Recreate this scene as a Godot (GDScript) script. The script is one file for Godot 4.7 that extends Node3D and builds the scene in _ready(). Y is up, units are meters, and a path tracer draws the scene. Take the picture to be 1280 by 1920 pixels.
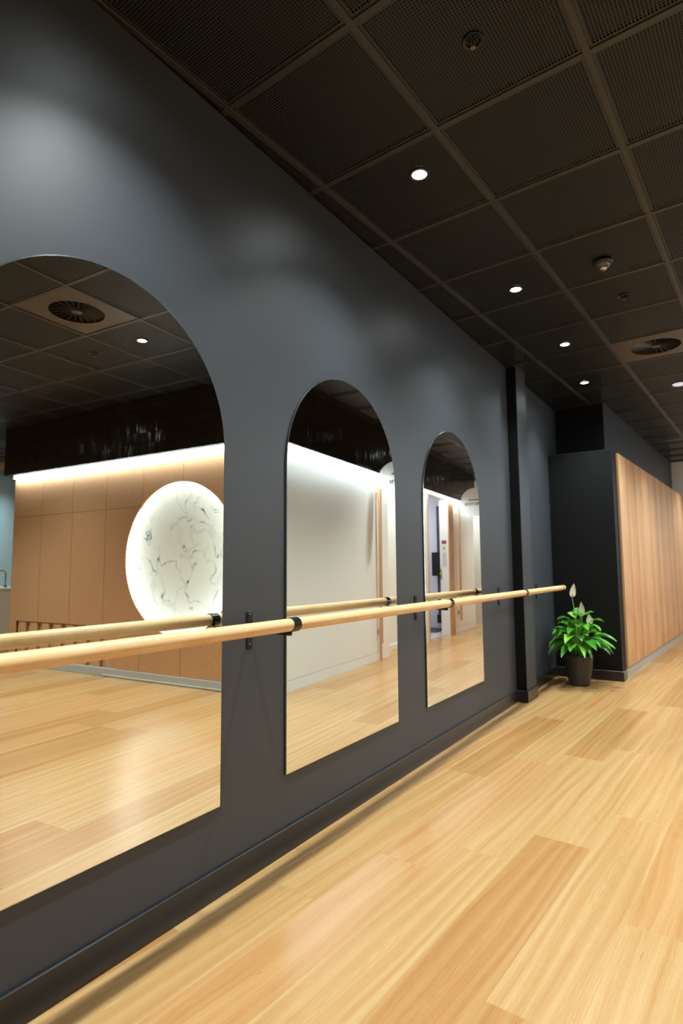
extends Node3D
# A dance and fitness corridor: dark wall with three arched mirrors and a timber barre.

const CEILING := 2.974          # underside of the ceiling tiles
const TURN := -0.0664           # the building's grid (ceiling tiles, planks, joinery) is turned a little against the mirror wall
const TILE := 0.6
const GRID_X := 0.5285          # one grid crossing, in the grid's own axes
const GRID_Z := -1.571

var M := {}
var rng := RandomNumberGenerator.new()
var used := {}


func _ready() -> void:
	rng.seed = 20240
	set_camera()
	set_surroundings()
	make_materials()
	build_shell()
	build_ceiling()
	build_floor()
	build_copper_wall()
	build_corridor_wall()
	build_kitchenette()
	build_cabinet()
	build_mirrors()
	build_barre()
	build_lamps()
	build_ceiling_fittings()
	build_signs()
	build_plant()
	build_side_room()


# ---------------------------------------------------------------- camera, light

func set_camera() -> void:
	var c := Camera3D.new()
	c.name = "camera"
	c.fov = 82.262
	c.near = 0.02
	c.far = 100.0
	var yaw := deg_to_rad(33.163)
	var pitch := deg_to_rad(5.469)
	var roll := deg_to_rad(-0.432)
	var fw := Vector3(-sin(yaw) * cos(pitch), sin(pitch), -cos(yaw) * cos(pitch))
	var r0 := Vector3(cos(yaw), 0, -sin(yaw))
	var u0 := r0.cross(fw)
	var r := r0 * cos(roll) + u0 * sin(roll)
	var u := r.cross(fw)
	c.transform = Transform3D(Basis(r, u, -fw), Vector3(1.58, 1.1563, 0.0))
	var a := CameraAttributesPhysical.new()
	a.frustum_focal_length = 20.6
	a.frustum_focus_distance = 2.5
	a.exposure_aperture = 2.8
	c.attributes = a
	c.fov = 82.262
	add_child(c)
	c.current = true


func set_surroundings() -> void:
	var e := Environment.new()
	e.background_mode = Environment.BG_COLOR
	e.background_color = Color(0, 0, 0)
	e.tonemap_mode = Environment.TONE_MAPPER_LINEAR
	e.tonemap_exposure = 1.0
	e.sdfgi_enabled = true
	e.ssao_enabled = true
	e.ssil_enabled = true
	var w := WorldEnvironment.new()
	w.name = "surroundings"
	w.environment = e
	add_child(w)


const LAMP_COLOR := Color(0.95, 1.0, 1.0)
const STRIP_COLOR := Color(0.90, 0.97, 1.0)


# ---------------------------------------------------------------- helpers

func numbered(n: String) -> String:
	if not used.has(n):
		used[n] = 0
		return n
	used[n] += 1
	return "%s_%03d" % [n, used[n]]


func thing(called: String, label: String, category: String, at := Vector3.ZERO, turn := 0.0, group := "") -> Node3D:
	var o := Node3D.new()
	o.name = numbered(called)
	add_child(o)
	o.position = at
	o.rotation.y = turn
	o.set_meta("label", label)
	o.set_meta("category", category)
	if group != "":
		o.set_meta("group", group)
	return o


func structure(called: String, label := "", at := Vector3.ZERO, turn := 0.0) -> Node3D:
	var o := Node3D.new()
	o.name = numbered(called)
	add_child(o)
	o.position = at
	o.rotation.y = turn
	o.set_meta("kind", "structure")
	if label != "":
		o.set_meta("label", label)
	return o


func put(parent: Node3D, called: String, mesh: Mesh, mat: Material, at := Vector3.ZERO, rot := Vector3.ZERO) -> MeshInstance3D:
	var o := MeshInstance3D.new()
	o.name = called
	o.mesh = mesh
	if mat != null:
		o.material_override = mat
	parent.add_child(o, true)
	o.position = at
	o.rotation = rot
	return o


func begin(smooth := false) -> SurfaceTool:
	var st := SurfaceTool.new()
	st.begin(Mesh.PRIMITIVE_TRIANGLES)
	st.set_smooth_group(0 if smooth else -1)
	return st


func finish(st: SurfaceTool) -> ArrayMesh:
	st.generate_normals()
	return st.commit()


# corners given counter-clockwise as seen from outside
func tri(st: SurfaceTool, a: Vector3, b: Vector3, c: Vector3, ua := Vector2.ZERO, ub := Vector2.ZERO, uc := Vector2.ZERO) -> void:
	st.set_uv(ua); st.add_vertex(a)
	st.set_uv(uc); st.add_vertex(c)
	st.set_uv(ub); st.add_vertex(b)


func quad(st: SurfaceTool, a: Vector3, b: Vector3, c: Vector3, d: Vector3, ua := Vector2(0, 0), ub := Vector2(1, 0), uc := Vector2(1, 1), ud := Vector2(0, 1)) -> void:
	tri(st, a, b, c, ua, ub, uc)
	tri(st, a, c, d, ua, uc, ud)


# chamfered box added to a SurfaceTool
func add_box(st: SurfaceTool, lo: Vector3, hi: Vector3, b := 0.0) -> void:
	if b <= 0.0:
		var p := [Vector3(lo.x, lo.y, lo.z), Vector3(hi.x, lo.y, lo.z), Vector3(hi.x, hi.y, lo.z), Vector3(lo.x, hi.y, lo.z),
			Vector3(lo.x, lo.y, hi.z), Vector3(hi.x, lo.y, hi.z), Vector3(hi.x, hi.y, hi.z), Vector3(lo.x, hi.y, hi.z)]
		for f in [[4, 5, 6, 7], [1, 0, 3, 2], [5, 1, 2, 6], [0, 4, 7, 3], [7, 6, 2, 3], [0, 1, 5, 4]]:
			quad(st, p[f[0]], p[f[1]], p[f[2]], p[f[3]])
		return
	var c := (lo + hi) / 2.0
	var h := (hi - lo) / 2.0
	var i := h - Vector3(b, b, b)
	var faces := {}
	for axis in 3:
		for s in [-1.0, 1.0]:
			var u := (axis + 1) % 3
			var v := (axis + 2) % 3
			var q := []
			for k in [[-1, -1], [1, -1], [1, 1], [-1, 1]]:
				var p := Vector3.ZERO
				p[axis] = s * h[axis]
				p[u] = k[0] * i[u]
				p[v] = k[1] * i[v]
				q.append(p + c)
			if s < 0:
				q.reverse()
			quad(st, q[0], q[1], q[2], q[3])
			faces[[axis, s]] = true
	# edges
	for axis in 3:
		var u := (axis + 1) % 3
		var v := (axis + 2) % 3
		for su in [-1.0, 1.0]:
			for sv in [-1.0, 1.0]:
				var a := Vector3.ZERO
				a[u] = su * h[u]; a[v] = sv * i[v]
				var bb := Vector3.ZERO
				bb[u] = su * i[u]; bb[v] = sv * h[v]
				var a0 := a; a0[axis] = -i[axis]
				var a1 := a; a1[axis] = i[axis]
				var b0 := bb; b0[axis] = -i[axis]
				var b1 := bb; b1[axis] = i[axis]
				if su * sv > 0:
					quad(st, a0 + c, b0 + c, b1 + c, a1 + c)
				else:
					quad(st, a1 + c, b1 + c, b0 + c, a0 + c)
	for sx in [-1.0, 1.0]:
		for sy in [-1.0, 1.0]:
			for sz in [-1.0, 1.0]:
				var px := Vector3(sx * h.x, sy * i.y, sz * i.z) + c
				var py := Vector3(sx * i.x, sy * h.y, sz * i.z) + c
				var pz := Vector3(sx * i.x, sy * i.y, sz * h.z) + c
				if sx * sy * sz > 0:
					tri(st, px, py, pz)
				else:
					tri(st, px, pz, py)


func box(lo: Vector3, hi: Vector3, b := 0.0) -> ArrayMesh:
	var st := begin()
	add_box(st, lo, hi, b)
	return finish(st)


func cbox(size: Vector3, b := 0.0) -> ArrayMesh:
	return box(-size / 2.0, size / 2.0, b)


# profile points (radius, height), turned about y
func add_lathe(st: SurfaceTool, prof: Array, seg := 32) -> void:
	for k in seg:
		var a0 := TAU * k / seg
		var a1 := TAU * (k + 1) / seg
		for j in prof.size() - 1:
			var p: Vector2 = prof[j]
			var q: Vector2 = prof[j + 1]
			var p0 := Vector3(p.x * cos(a0), p.y, p.x * sin(a0))
			var p1 := Vector3(p.x * cos(a1), p.y, p.x * sin(a1))
			var q0 := Vector3(q.x * cos(a0), q.y, q.x * sin(a0))
			var q1 := Vector3(q.x * cos(a1), q.y, q.x * sin(a1))
			if p.x > 1e-5:
				tri(st, p0, q0, p1)
			if q.x > 1e-5:
				tri(st, p1, q0, q1)


func lathe(prof: Array, seg := 32, smooth := false) -> ArrayMesh:
	var st := begin(smooth)
	add_lathe(st, prof, seg)
	return finish(st)


func add_tube(st: SurfaceTool, pts: Array, radii: Array, seg := 12, caps := true) -> void:
	var rings := []
	var side := Vector3.ZERO
	for i in pts.size():
		var d: Vector3 = ((pts[mini(i + 1, pts.size() - 1)] as Vector3) - (pts[maxi(i - 1, 0)] as Vector3)).normalized()
		if i == 0:
			side = d.cross(Vector3.UP if absf(d.y) < 0.9 else Vector3.RIGHT).normalized()
		else:
			side = (side - d * side.dot(d)).normalized()
		var up := side.cross(d)
		var ring := []
		for k in seg:
			var a := TAU * k / seg
			ring.append(pts[i] + (side * cos(a) + up * sin(a)) * radii[i])
		rings.append(ring)
	for i in pts.size() - 1:
		for k in seg:
			var n := (k + 1) % seg
			var va := float(i) / pts.size()
			quad(st, rings[i][k], rings[i + 1][k], rings[i + 1][n], rings[i][n], Vector2(0, k / float(seg)), Vector2(1, k / float(seg)), Vector2(1, (k + 1) / float(seg)), Vector2(0, (k + 1) / float(seg)))
	if caps:
		for k in seg:
			var n := (k + 1) % seg
			tri(st, pts[0], rings[0][k], rings[0][n])
			tri(st, pts[-1], rings[-1][n], rings[-1][k])


func tube(pts: Array, radii: Array, seg := 12) -> ArrayMesh:
	var st := begin(true)
	add_tube(st, pts, radii, seg)
	return finish(st)


# flat outline in x and y, with thickness from z0 to z1
func add_extruded(st: SurfaceTool, poly: PackedVector2Array, z0: float, z1: float, front := true, sides := true) -> void:
	if Geometry2D.is_polygon_clockwise(poly):
		poly.reverse()
	var idx := Geometry2D.triangulate_polygon(poly)
	for k in range(0, idx.size(), 3):
		var a := poly[idx[k]]
		var b := poly[idx[k + 1]]
		var c := poly[idx[k + 2]]
		if (b - a).cross(c - a) < 0:
			var t := b; b = c; c = t
		if front:
			tri(st, Vector3(a.x, a.y, z1), Vector3(b.x, b.y, z1), Vector3(c.x, c.y, z1), a, b, c)
		if sides:
			tri(st, Vector3(a.x, a.y, z0), Vector3(c.x, c.y, z0), Vector3(b.x, b.y, z0), a, c, b)
	if sides:
		for k in poly.size():
			var a := poly[k]
			var b := poly[(k + 1) % poly.size()]
			quad(st, Vector3(a.x, a.y, z0), Vector3(b.x, b.y, z0), Vector3(b.x, b.y, z1), Vector3(a.x, a.y, z1), a, b, b, a)


func extruded(poly: PackedVector2Array, z0: float, z1: float) -> ArrayMesh:
	var st := begin()
	add_extruded(st, poly, z0, z1)
	return finish(st)


func rect(x0: float, y0: float, x1: float, y1: float) -> PackedVector2Array:
	return PackedVector2Array([Vector2(x0, y0), Vector2(x1, y0), Vector2(x1, y1), Vector2(x0, y1)])


func circle(cx: float, cy: float, r: float, n := 72) -> PackedVector2Array:
	var p := PackedVector2Array()
	for k in n:
		p.append(Vector2(cx + r * cos(TAU * k / n), cy + r * sin(TAU * k / n)))
	return p


# from the grid's own axes to the room's
func from_grid(gx: float, y: float, gz: float) -> Vector3:
	return Vector3(gx, y, gz).rotated(Vector3.UP, TURN)


func to_grid(p: Vector3) -> Vector3:
	return p.rotated(Vector3.UP, -TURN)


# ---------------------------------------------------------------- materials

func mat(called: String, color: Color, rough := 0.6, metal := 0.0, spec := 0.5) -> StandardMaterial3D:
	var m := StandardMaterial3D.new()
	m.resource_name = called
	m.albedo_color = color
	m.roughness = rough
	m.metallic = metal
	m.metallic_specular = spec
	M[called] = m
	return m


func c8(r: int, g: int, b: int) -> Color:
	return Color(r / 255.0, g / 255.0, b / 255.0)


func glow(called: String, color: Color, energy: float) -> StandardMaterial3D:
	var m := mat(called, Color(0.9, 0.9, 0.9), 0.6)
	m.emission_enabled = true
	m.emission = color
	m.emission_energy_multiplier = energy
	return m


func noise(s: int, freq: float, oct := 3) -> FastNoiseLite:
	var n := FastNoiseLite.new()
	n.seed = s
	n.noise_type = FastNoiseLite.TYPE_SIMPLEX_SMOOTH
	n.frequency = freq
	n.fractal_octaves = oct
	return n


# timber seen along the grain: w pixels across, h pixels along
func timber_image(s: int, w: int, h: int, pale: Color, mid: Color, dark: Color, rings: float, streaks: int) -> Image:
	var broad := noise(s, 1.0, 2)
	var wave := noise(s + 7, 1.0, 2)
	var fine := noise(s + 13, 1.0, 2)
	var fleck := noise(s + 31, 1.0, 1)
	var data := PackedByteArray()
	data.resize(w * h * 3)
	var r := RandomNumberGenerator.new()
	r.seed = s * 17 + 3
	var at := 0
	var centre := r.randf_range(0.2, 0.8)
	var crown := r.randf_range(-0.1, 1.1)
	for y in h:
		var v := float(y) / h
		for x in w:
			var u := float(x) / w
			var x1 := u + 0.07 * wave.get_noise_2d(u * 1.1, v * 1.5)
			var b := broad.get_noise_2d(x1 * 4.5 + 4.0, v * 0.55)
			var f := fine.get_noise_2d(x1 * 46.0, v * 1.3)
			var g := fleck.get_noise_2d(x1 * 170.0, v * 11.0)
			var d := sqrt((x1 - centre) * (x1 - centre) * rings + (v - crown) * (v - crown) * 9.0)
			var ring := sin(34.0 * d) * clampf(1.25 - d * 1.4, 0.0, 1.0)
			var k := clampf(0.42 + 0.28 * b + 0.09 * ring + 0.15 * f + 0.10 * g, 0.0, 1.0)
			var c := pale.lerp(mid, k * 2.0) if k < 0.5 else mid.lerp(dark, k * 2.0 - 1.0)
			data[at] = int(c.r * 255.0)
			data[at + 1] = int(c.g * 255.0)
			data[at + 2] = int(c.b * 255.0)
			at += 3
	var im := Image.create_from_data(w, h, false, Image.FORMAT_RGB8, data)
	# short dark gum lines in the grain
	for n in streaks:
		var x0 := r.randf_range(0.08, 0.92) * w
		var y0 := r.randf_range(0.05, 0.85) * h
		var long := r.randi_range(int(h * 0.02), int(h * 0.06))
		var slant := r.randf_range(-0.10, 0.10)
		for j in long:
			var px := clampi(int(x0 + slant * j), 0, w - 2)
			var py := clampi(int(y0 + j), 0, h - 1)
			var strength := 0.55 * sin(PI * j / long)
			for e in 2:
				im.set_pixel(px + e, py, im.get_pixel(px + e, py).lerp(Color(0.36, 0.25, 0.16), strength * (1.0 if e == 0 else 0.5)))
	return im


func tex(im: Image) -> ImageTexture:
	im.generate_mipmaps()
	return ImageTexture.create_from_image(im)


func marble_image() -> Image:
	var n := 512
	var warp := noise(71, 0.006, 4)
	var vein := noise(72, 0.0065, 3)
	var patch := noise(73, 0.012, 3)
	var data := PackedByteArray()
	data.resize(n * n * 3)
	var at := 0
	for y in n:
		for x in n:
			var wx := x + 60.0 * warp.get_noise_2d(x, y)
			var wy := y + 60.0 * warp.get_noise_2d(x + 300.0, y + 90.0)
			var v := absf(vein.get_noise_2d(wx * 1.4 + wy * 0.5, wy * 1.1))
			var k := clampf(1.0 - v / 0.045, 0.0, 1.0) * clampf(-0.5 + 4.2 * patch.get_noise_2d(x * 0.9, y * 0.9), 0.0, 1.0)
			var soft := clampf(1.0 - v / 0.16, 0.0, 1.0) * 0.10
			var c := Color(0.93, 0.94, 0.89).lerp(Color(0.30, 0.31, 0.30), clampf(k * 0.85 + soft, 0.0, 1.0))
			data[at] = int(c.r * 255.0)
			data[at + 1] = int(c.g * 255.0)
			data[at + 2] = int(c.b * 255.0)
			at += 3
	return Image.create_from_data(n, n, false, Image.FORMAT_RGB8, data)


func make_materials() -> void:
	mat("charcoal paint", c8(52, 55, 61), 0.48)
	mat("black skirting", c8(30, 30, 31), 0.30)
	mat("black lacquer", c8(12, 12, 13), 0.6, 0.0, 0.3)
	mat("ceiling bronze", c8(29, 27, 24), 0.5)
	mat("ceiling rail", c8(41, 37, 32), 0.45)
	mat("plenum black", c8(8, 8, 8), 0.9)
	mat("mirror silver", c8(240, 242, 240), 0.0, 1.0)
	mat("mirror edge", c8(104, 114, 112), 0.15, 0.7)
	mat("white wall paint", c8(236, 233, 226), 0.7)
	mat("grey base", c8(176, 176, 168), 0.5)
	mat("pale strip", c8(205, 212, 205), 0.4)
	mat("bulkhead lining", c8(20, 19, 18), 0.5)
	mat("gloss tile", c8(40, 34, 30), 0.14)
	mat("far wall paint", c8(214, 206, 195), 0.7)
	mat("lavender paint", c8(205, 203, 210), 0.7)
	mat("blue glass", c8(138, 160, 168), 0.16)
	mat("beige paint", c8(196, 166, 128), 0.6)
	mat("white laminate", c8(222, 212, 198), 0.45)
	mat("stone top", c8(214, 218, 208), 0.3)
	mat("brass", c8(190, 165, 92), 0.3, 1.0)
	mat("black metal", c8(24, 24, 25), 0.32, 0.3)
	mat("black gloss plastic", c8(14, 16, 18), 0.16)
	mat("steel", c8(170, 168, 160), 0.3, 1.0)
	mat("bronze steel", c8(110, 88, 70), 0.4, 0.6)
	mat("pot clay", c8(52, 48, 46), 0.55)
	mat("soil", c8(40, 30, 24), 0.9)
	mat("sign white", c8(236, 234, 228), 0.4)
	mat("sign grey", c8(120, 116, 108), 0.5)
	mat("sign black", c8(30, 30, 30), 0.5)
	mat("dark rail", c8(52, 52, 58), 0.5)
	mat("dark mat", c8(58, 62, 68), 0.8)
	mat("pale carpet", c8(176, 172, 172), 0.9)
	mat("detector plastic", c8(62, 62, 63), 0.22)
	mat("lens white", c8(228, 232, 238), 0.35)
	mat("plain plate", c8(52, 42, 35), 0.38)
	mat("paper", c8(225, 220, 212), 0.8)
	mat("notice red", c8(150, 70, 72), 0.8)
	mat("notice yellow", c8(190, 160, 60), 0.8)
	mat("notice grey", c8(150, 145, 140), 0.8)
	mat("spathe", c8(232, 232, 216), 0.45)
	M["spathe"].backlight_enabled = true
	M["spathe"].backlight = Color(0.3, 0.32, 0.24)
	mat("spadix", c8(206, 196, 120), 0.7)
	for g in [["leaf deep", c8(56, 124, 36)], ["leaf mid", c8(82, 152, 42)], ["leaf bright", c8(122, 180, 48)]]:
		var m := mat(g[0], g[1], 0.28)
		m.backlight_enabled = true
		m.backlight = Color(0.22, 0.34, 0.06)
	glow("lamp lens", LAMP_COLOR, 30.0)
	glow("strip lens", STRIP_COLOR, 9.0)
	glow("soft lens", Color(0.85, 0.9, 1.0), 0.5)
	# brushed copper-brown sheet
	var cn := NoiseTexture2D.new()
	cn.width = 512
	cn.height = 512
	cn.seamless = true
	cn.noise = noise(5, 0.02, 4)
	var ramp := Gradient.new()
	ramp.set_color(0, Color(0.95, 0.95, 0.95))
	ramp.set_color(1, Color(1, 1, 1))
	cn.color_ramp = ramp
	var copper := mat("copper sheet", c8(204, 156, 113), 0.42, 0.2)
	copper.albedo_texture = cn
	copper.uv1_triplanar = true
	copper.uv1_scale = Vector3(1.6, 1.6, 1.6)
	var mb := mat("marble", Color(1, 1, 1), 0.3)
	mb.albedo_texture = tex(marble_image())
	# floor boards: five timber prints, each in two tones
	var pale := c8(188, 158, 114)
	var mid := c8(173, 132, 82)
	var dark := c8(146, 98, 54)
	for k in 5:
		var t := tex(timber_image(100 + 11 * k, 192, 1024, pale, mid, dark, [26.0, 40.0, 18.0, 52.0, 33.0][k], [3, 1, 4, 0, 2][k]))
		for j in 3:
			var m := mat("plank %d %d" % [k, j], [Color(1.0, 1.0, 1.0), Color(0.94, 0.89, 0.83), Color(1.0, 0.965, 0.95)][j], 0.27)
			m.albedo_texture = t
	# joinery veneer
	for k in 3:
		var t := tex(timber_image(300 + 9 * k, 128, 512, c8(208, 168, 128), c8(192, 147, 105), c8(162, 116, 78), [30.0, 22.0, 44.0][k], 0))
		var m := mat("veneer %d" % k, Color(1, 1, 1), 0.45)
		m.albedo_texture = t
	var bt := tex(timber_image(411, 128, 1024, c8(236, 200, 152), c8(226, 184, 130), c8(206, 158, 104), 14.0, 0))
	var bm := mat("barre beech", Color(1, 1, 1), 0.35)
	bm.albedo_texture = bt


# ---------------------------------------------------------------- setting

func build_shell() -> void:
	var cp: Material = M["charcoal paint"]
	var w := structure("wall_left", "smooth charcoal wall carrying three arched mirrors")
	put(w, "wall_face", box(Vector3(-0.25, 0, -12.2), Vector3(0, CEILING - 0.016, 3.2)), cp)
	put(w, "shadow_gap", box(Vector3(-0.25, CEILING - 0.016, -12.2), Vector3(-0.02, 3.4, 3.2)), M["plenum black"])
	var b := structure("baseboard_left", "glossy black skirting along the charcoal wall")
	put(b, "skirting_board", box(Vector3(0, 0, -5.163), Vector3(0.012, 0.1, 3.2), 0.003), M["black skirting"])
	put(b, "skirting_board", box(Vector3(0, 0, -6.58), Vector3(0.012, 0.1, -5.462), 0.003), M["black skirting"])
	put(b, "skirting_board", box(Vector3(0, 0, -5.474), Vector3(0.1, 0.1, -5.151), 0.003), M["black skirting"])
	var col := structure("column", "charcoal boxed pier standing proud of the wall beside the barre end")
	put(col, "pier", box(Vector3(-0.05, 0, -5.462), Vector3(0.088, 3.3, -5.169), 0.002), cp)
	put(col, "black_edge_panel", box(Vector3(0.0, 0.1, -5.169), Vector3(0.086, CEILING - 0.02, -5.163)), M["black lacquer"])
	# the far end of the corridor and the room behind the camera
	var far := structure("wall_far", "beige wall closing the end of the corridor")
	put(far, "wall_face", box(Vector3(-0.25, 0, -12.05), Vector3(4.4, 3.4, -11.85)), M["far wall paint"])
	var wb := structure("wall_back")
	put(wb, "wall_face", box(Vector3(-0.25, 0, 3.2), Vector3(9.9, 3.4, 3.4)), M["white wall paint"])
	var wr := structure("wall_right")
	put(wr, "wall_face", box(Vector3(9.7, 0, -5.4), Vector3(9.9, 3.4, 3.4)), M["white wall paint"])
	var slab := structure("ceiling_slab")
	put(slab, "slab", box(Vector3(-0.25, 3.4, -12.2), Vector3(9.9, 3.5, 3.4)), M["plenum black"])
	var sub := structure("floor_base")
	put(sub, "screed", box(Vector3(-0.25, -0.15, -12.2), Vector3(9.9, -0.012, 3.4)), M["black skirting"])


func perforated_tile() -> ArrayMesh:
	var st := begin()
	var h := TILE / 2.0 - 0.013
	var e := h - 0.012
	# solid rim, turned up at the edge
	for k in 4:
		var a := PI / 2 * k
		var q := [Vector3(-h, 0, h), Vector3(-e, 0, e), Vector3(e, 0, e), Vector3(h, 0, h)]
		var r := []
		for p in q:
			r.append((p as Vector3).rotated(Vector3.UP, a))
		quad(st, r[0], r[1], r[2], r[3])
		var up := Vector3(0, 0.012, 0)
		quad(st, r[0], r[3], r[3] + up, r[0] + up)
	# the webs between the square holes
	var n := 48
	var pitch := 2.0 * e / n
	var half := pitch * 0.165
	for i in range(1, n):
		var p := -e + i * pitch
		quad(st, Vector3(p - half, 0, e), Vector3(p - half, 0, -e), Vector3(p + half, 0, -e), Vector3(p + half, 0, e))
		var y := 0.0004
		quad(st, Vector3(-e, y, p + half), Vector3(-e, y, p - half), Vector3(e, y, p - half), Vector3(e, y, p + half))
	return finish(st)


func col_x(i: float) -> float:
	return GRID_X + TILE * i


func row_z(j: float) -> float:
	return GRID_Z - TILE * j


func build_ceiling() -> void:
	var c := structure("ceiling", "dark bronze ceiling of square perforated metal tiles in a grid", Vector3.ZERO, TURN)
	var tile := perforated_tile()
	var m: Material = M["ceiling bronze"]
	var rest: Array[Transform3D] = []
	for i in range(-2, 16):
		for j in range(-8, 18):
			var at := Vector3(col_x(i + 0.5), CEILING, row_z(j + 0.5))
			var p := at.rotated(Vector3.UP, TURN)
			if p.x < -0.35 or p.x > 9.9 or p.z > 3.4 or p.z < -12.0:
				continue
			if p.z < -5.3 and p.x > 4.3 or p.z < -4.3 and p.x > 2.5 and p.x < 6.0 and p.z > -10.6:
				continue
			if [i, j] in [[0, 6], [2, 1]]:
				continue            # the two air diffusers fill these
			var seen := (j >= -1 and p.x < 2.5) or (j >= 0 and j <= 5 and p.z > -4.4)
			if seen:
				put(c, "ceiling_tile", tile, m, at)
			else:
				rest.append(Transform3D(Basis.IDENTITY, at))
	var mm := MultiMesh.new()
	mm.transform_format = MultiMesh.TRANSFORM_3D
	mm.mesh = tile
	mm.instance_count = rest.size()
	for k in rest.size():
		mm.set_instance_transform(k, rest[k])
	var o := MultiMeshInstance3D.new()
	o.name = "further_ceiling_tiles"
	o.multimesh = mm
	o.material_override = m
	o.set_meta("kind", "stuff")
	c.add_child(o)
	# exposed rails between the tiles
	var rail: Material = M["ceiling rail"]
	for i in range(-1, 16):
		var z1 := 3.4 if i < 5 else 3.2
		var z0 := -12.0 if i < 6 else -5.2
		put(c, "grid_rail", box(Vector3(col_x(i) - 0.0125, CEILING - 0.006, z0), Vector3(col_x(i) + 0.0125, CEILING + 0.03, z1), 0.0015), rail)
	for j in range(-8, 18):
		var x1 := 10.0 if j < 7 else 4.4
		put(c, "grid_rail", box(Vector3(-0.9, CEILING - 0.005, row_z(j) - 0.0125), Vector3(x1, CEILING + 0.029, row_z(j) + 0.0125), 0.0015), rail)


func plank_mesh(w: float, l: float, flip: bool) -> ArrayMesh:
	var st := begin()
	var h := Vector2(w / 2.0 - 0.0001, l / 2.0 - 0.0001)
	var b := 0.0005
	var i := h - Vector2(b, b)
	var f := func(x: float, z: float) -> Vector2:
		var u := x / w + 0.5
		var v := z / 1.48 + 0.5
		return Vector2(1.0 - u, 1.0 - v) if flip else Vector2(u, v)
	var top := [Vector3(-i.x, 0, i.y), Vector3(i.x, 0, i.y), Vector3(i.x, 0, -i.y), Vector3(-i.x, 0, -i.y)]
	var rim := [Vector3(-h.x, -b, h.y), Vector3(h.x, -b, h.y), Vector3(h.x, -b, -h.y), Vector3(-h.x, -b, -h.y)]
	var uv := []
	for p in top:
		uv.append(f.call(p.x, p.z))
	quad(st, top[0], top[1], top[2], top[3], uv[0], uv[1], uv[2], uv[3])
	for k in 4:
		var n := (k + 1) % 4
		quad(st, rim[k], rim[n], top[n], top[k], uv[k], uv[n], uv[n], uv[k])
		quad(st, rim[k] - Vector3(0, 0.008, 0), rim[n] - Vector3(0, 0.008, 0), rim[n], rim[k], uv[k], uv[n], uv[n], uv[k])
	return finish(st)


func build_floor() -> void:
	var f := structure("floor", "warm blond timber plank floor", Vector3.ZERO, TURN)
	var w := 0.228
	var l := 1.48
	var meshes := [plank_mesh(w, l, false), plank_mesh(w, l, true)]
	# where the butt joints of the first rows lie in the photograph
	var joints := {-1: -3.263, 0: -3.683, 1: -3.92, 2: -2.732, 3: -3.158}
	var tones := {Vector2i(1, 0): 1, Vector2i(1, -1): 0, Vector2i(0, -1): 2, Vector2i(0, -2): 2, Vector2i(2, -1): 1, Vector2i(2, 0): 0, Vector2i(3, -1): 0, Vector2i(3, -2): 1, Vector2i(-1, -1): 0}
	var r := RandomNumberGenerator.new()
	r.seed = 77
	var rest := {}
	var n := 0
	for k in range(-4, 42):
		var x := 0.178 + w * (k + 0.5)
		var start: float = joints[k] if joints.has(k) else r.randf_range(-4.0, -2.52)
		for s in range(-6, 8):
			var at := Vector3(x, 0, start - l * (s + 0.5))
			var p := at.rotated(Vector3.UP, TURN)
			var print_no := r.randi_range(0, 4)
			var tone := r.randi_range(0, 3) % 3
			var turn := r.randi_range(0, 1)
			if tones.has(Vector2i(k, s)):
				tone = tones[Vector2i(k, s)]
			if p.x < -0.3 or p.z > 4.0 or p.z < -12.5 or p.x > 9.9:
				continue
			if p.z < -5.9 and p.x > (3.3 if p.z > -10.4 else 4.6) or p.z < -4.9 and p.z > -10.4 and p.x > 2.6 and p.x < 6.0:
				continue
			var seen := p.z < 0.2 and p.x < 2.9 or p.z < 0.2 and p.z > -4.9 and p.x < 6.6
			var key := "plank %d %d" % [print_no, tone]
			if seen and n < 296:
				n += 1
				put(f, "plank", meshes[turn], M[key], at)
			else:
				if not rest.has(key):
					rest[key] = []
				rest[key].append(Transform3D(Basis.IDENTITY, at))
	for key in rest:
		var mm := MultiMesh.new()
		mm.transform_format = MultiMesh.TRANSFORM_3D
		mm.mesh = meshes[0]
		mm.instance_count = rest[key].size()
		for k in rest[key].size():
			mm.set_instance_transform(k, rest[key][k])
		var o := MultiMeshInstance3D.new()
		o.name = "further_planks"
		o.multimesh = mm
		o.material_override = M[key]
		o.set_meta("kind", "stuff")
		f.add_child(o, true)


# small upright gloss tiles, laid flat on a face in x and y, each a hair out of true
func finger_tiles(x0: float, x1: float, y0: float, y1: float, s: int) -> ArrayMesh:
	var st := begin()
	var r := RandomNumberGenerator.new()
	r.seed = s
	var w := 0.0245
	var h := (y1 - y0) / 5.0
	var nx := int((x1 - x0) / w)
	for i in nx:
		for j in 5:
			var a := Vector2(x0 + w * i + 0.0012, y0 + h * j + 0.0012)
			var b := a + Vector2(w - 0.0024, h - 0.0024)
			var tx := r.randf_range(-0.0007, 0.0007)
			var ty := r.randf_range(-0.0016, 0.0016)
			var p := [Vector3(a.x, a.y, 0.005 - tx - ty), Vector3(b.x, a.y, 0.005 + tx - ty), Vector3(b.x, b.y, 0.005 + tx + ty), Vector3(a.x, b.y, 0.005 - tx + ty)]
			quad(st, p[0], p[1], p[2], p[3])
			for k in 4:
				var n := (k + 1) % 4
				var q: Vector3 = p[k]
				var t: Vector3 = p[n]
				quad(st, Vector3(q.x, q.y, 0), Vector3(t.x, t.y, 0), t, q)
	return finish(st)


const COPPER_AT := Vector3(1.923, 0, -4.16)
const COPPER_TURN := -0.045
const COPPER_LONG := 4.14
const LED_Y := 2.365


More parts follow.
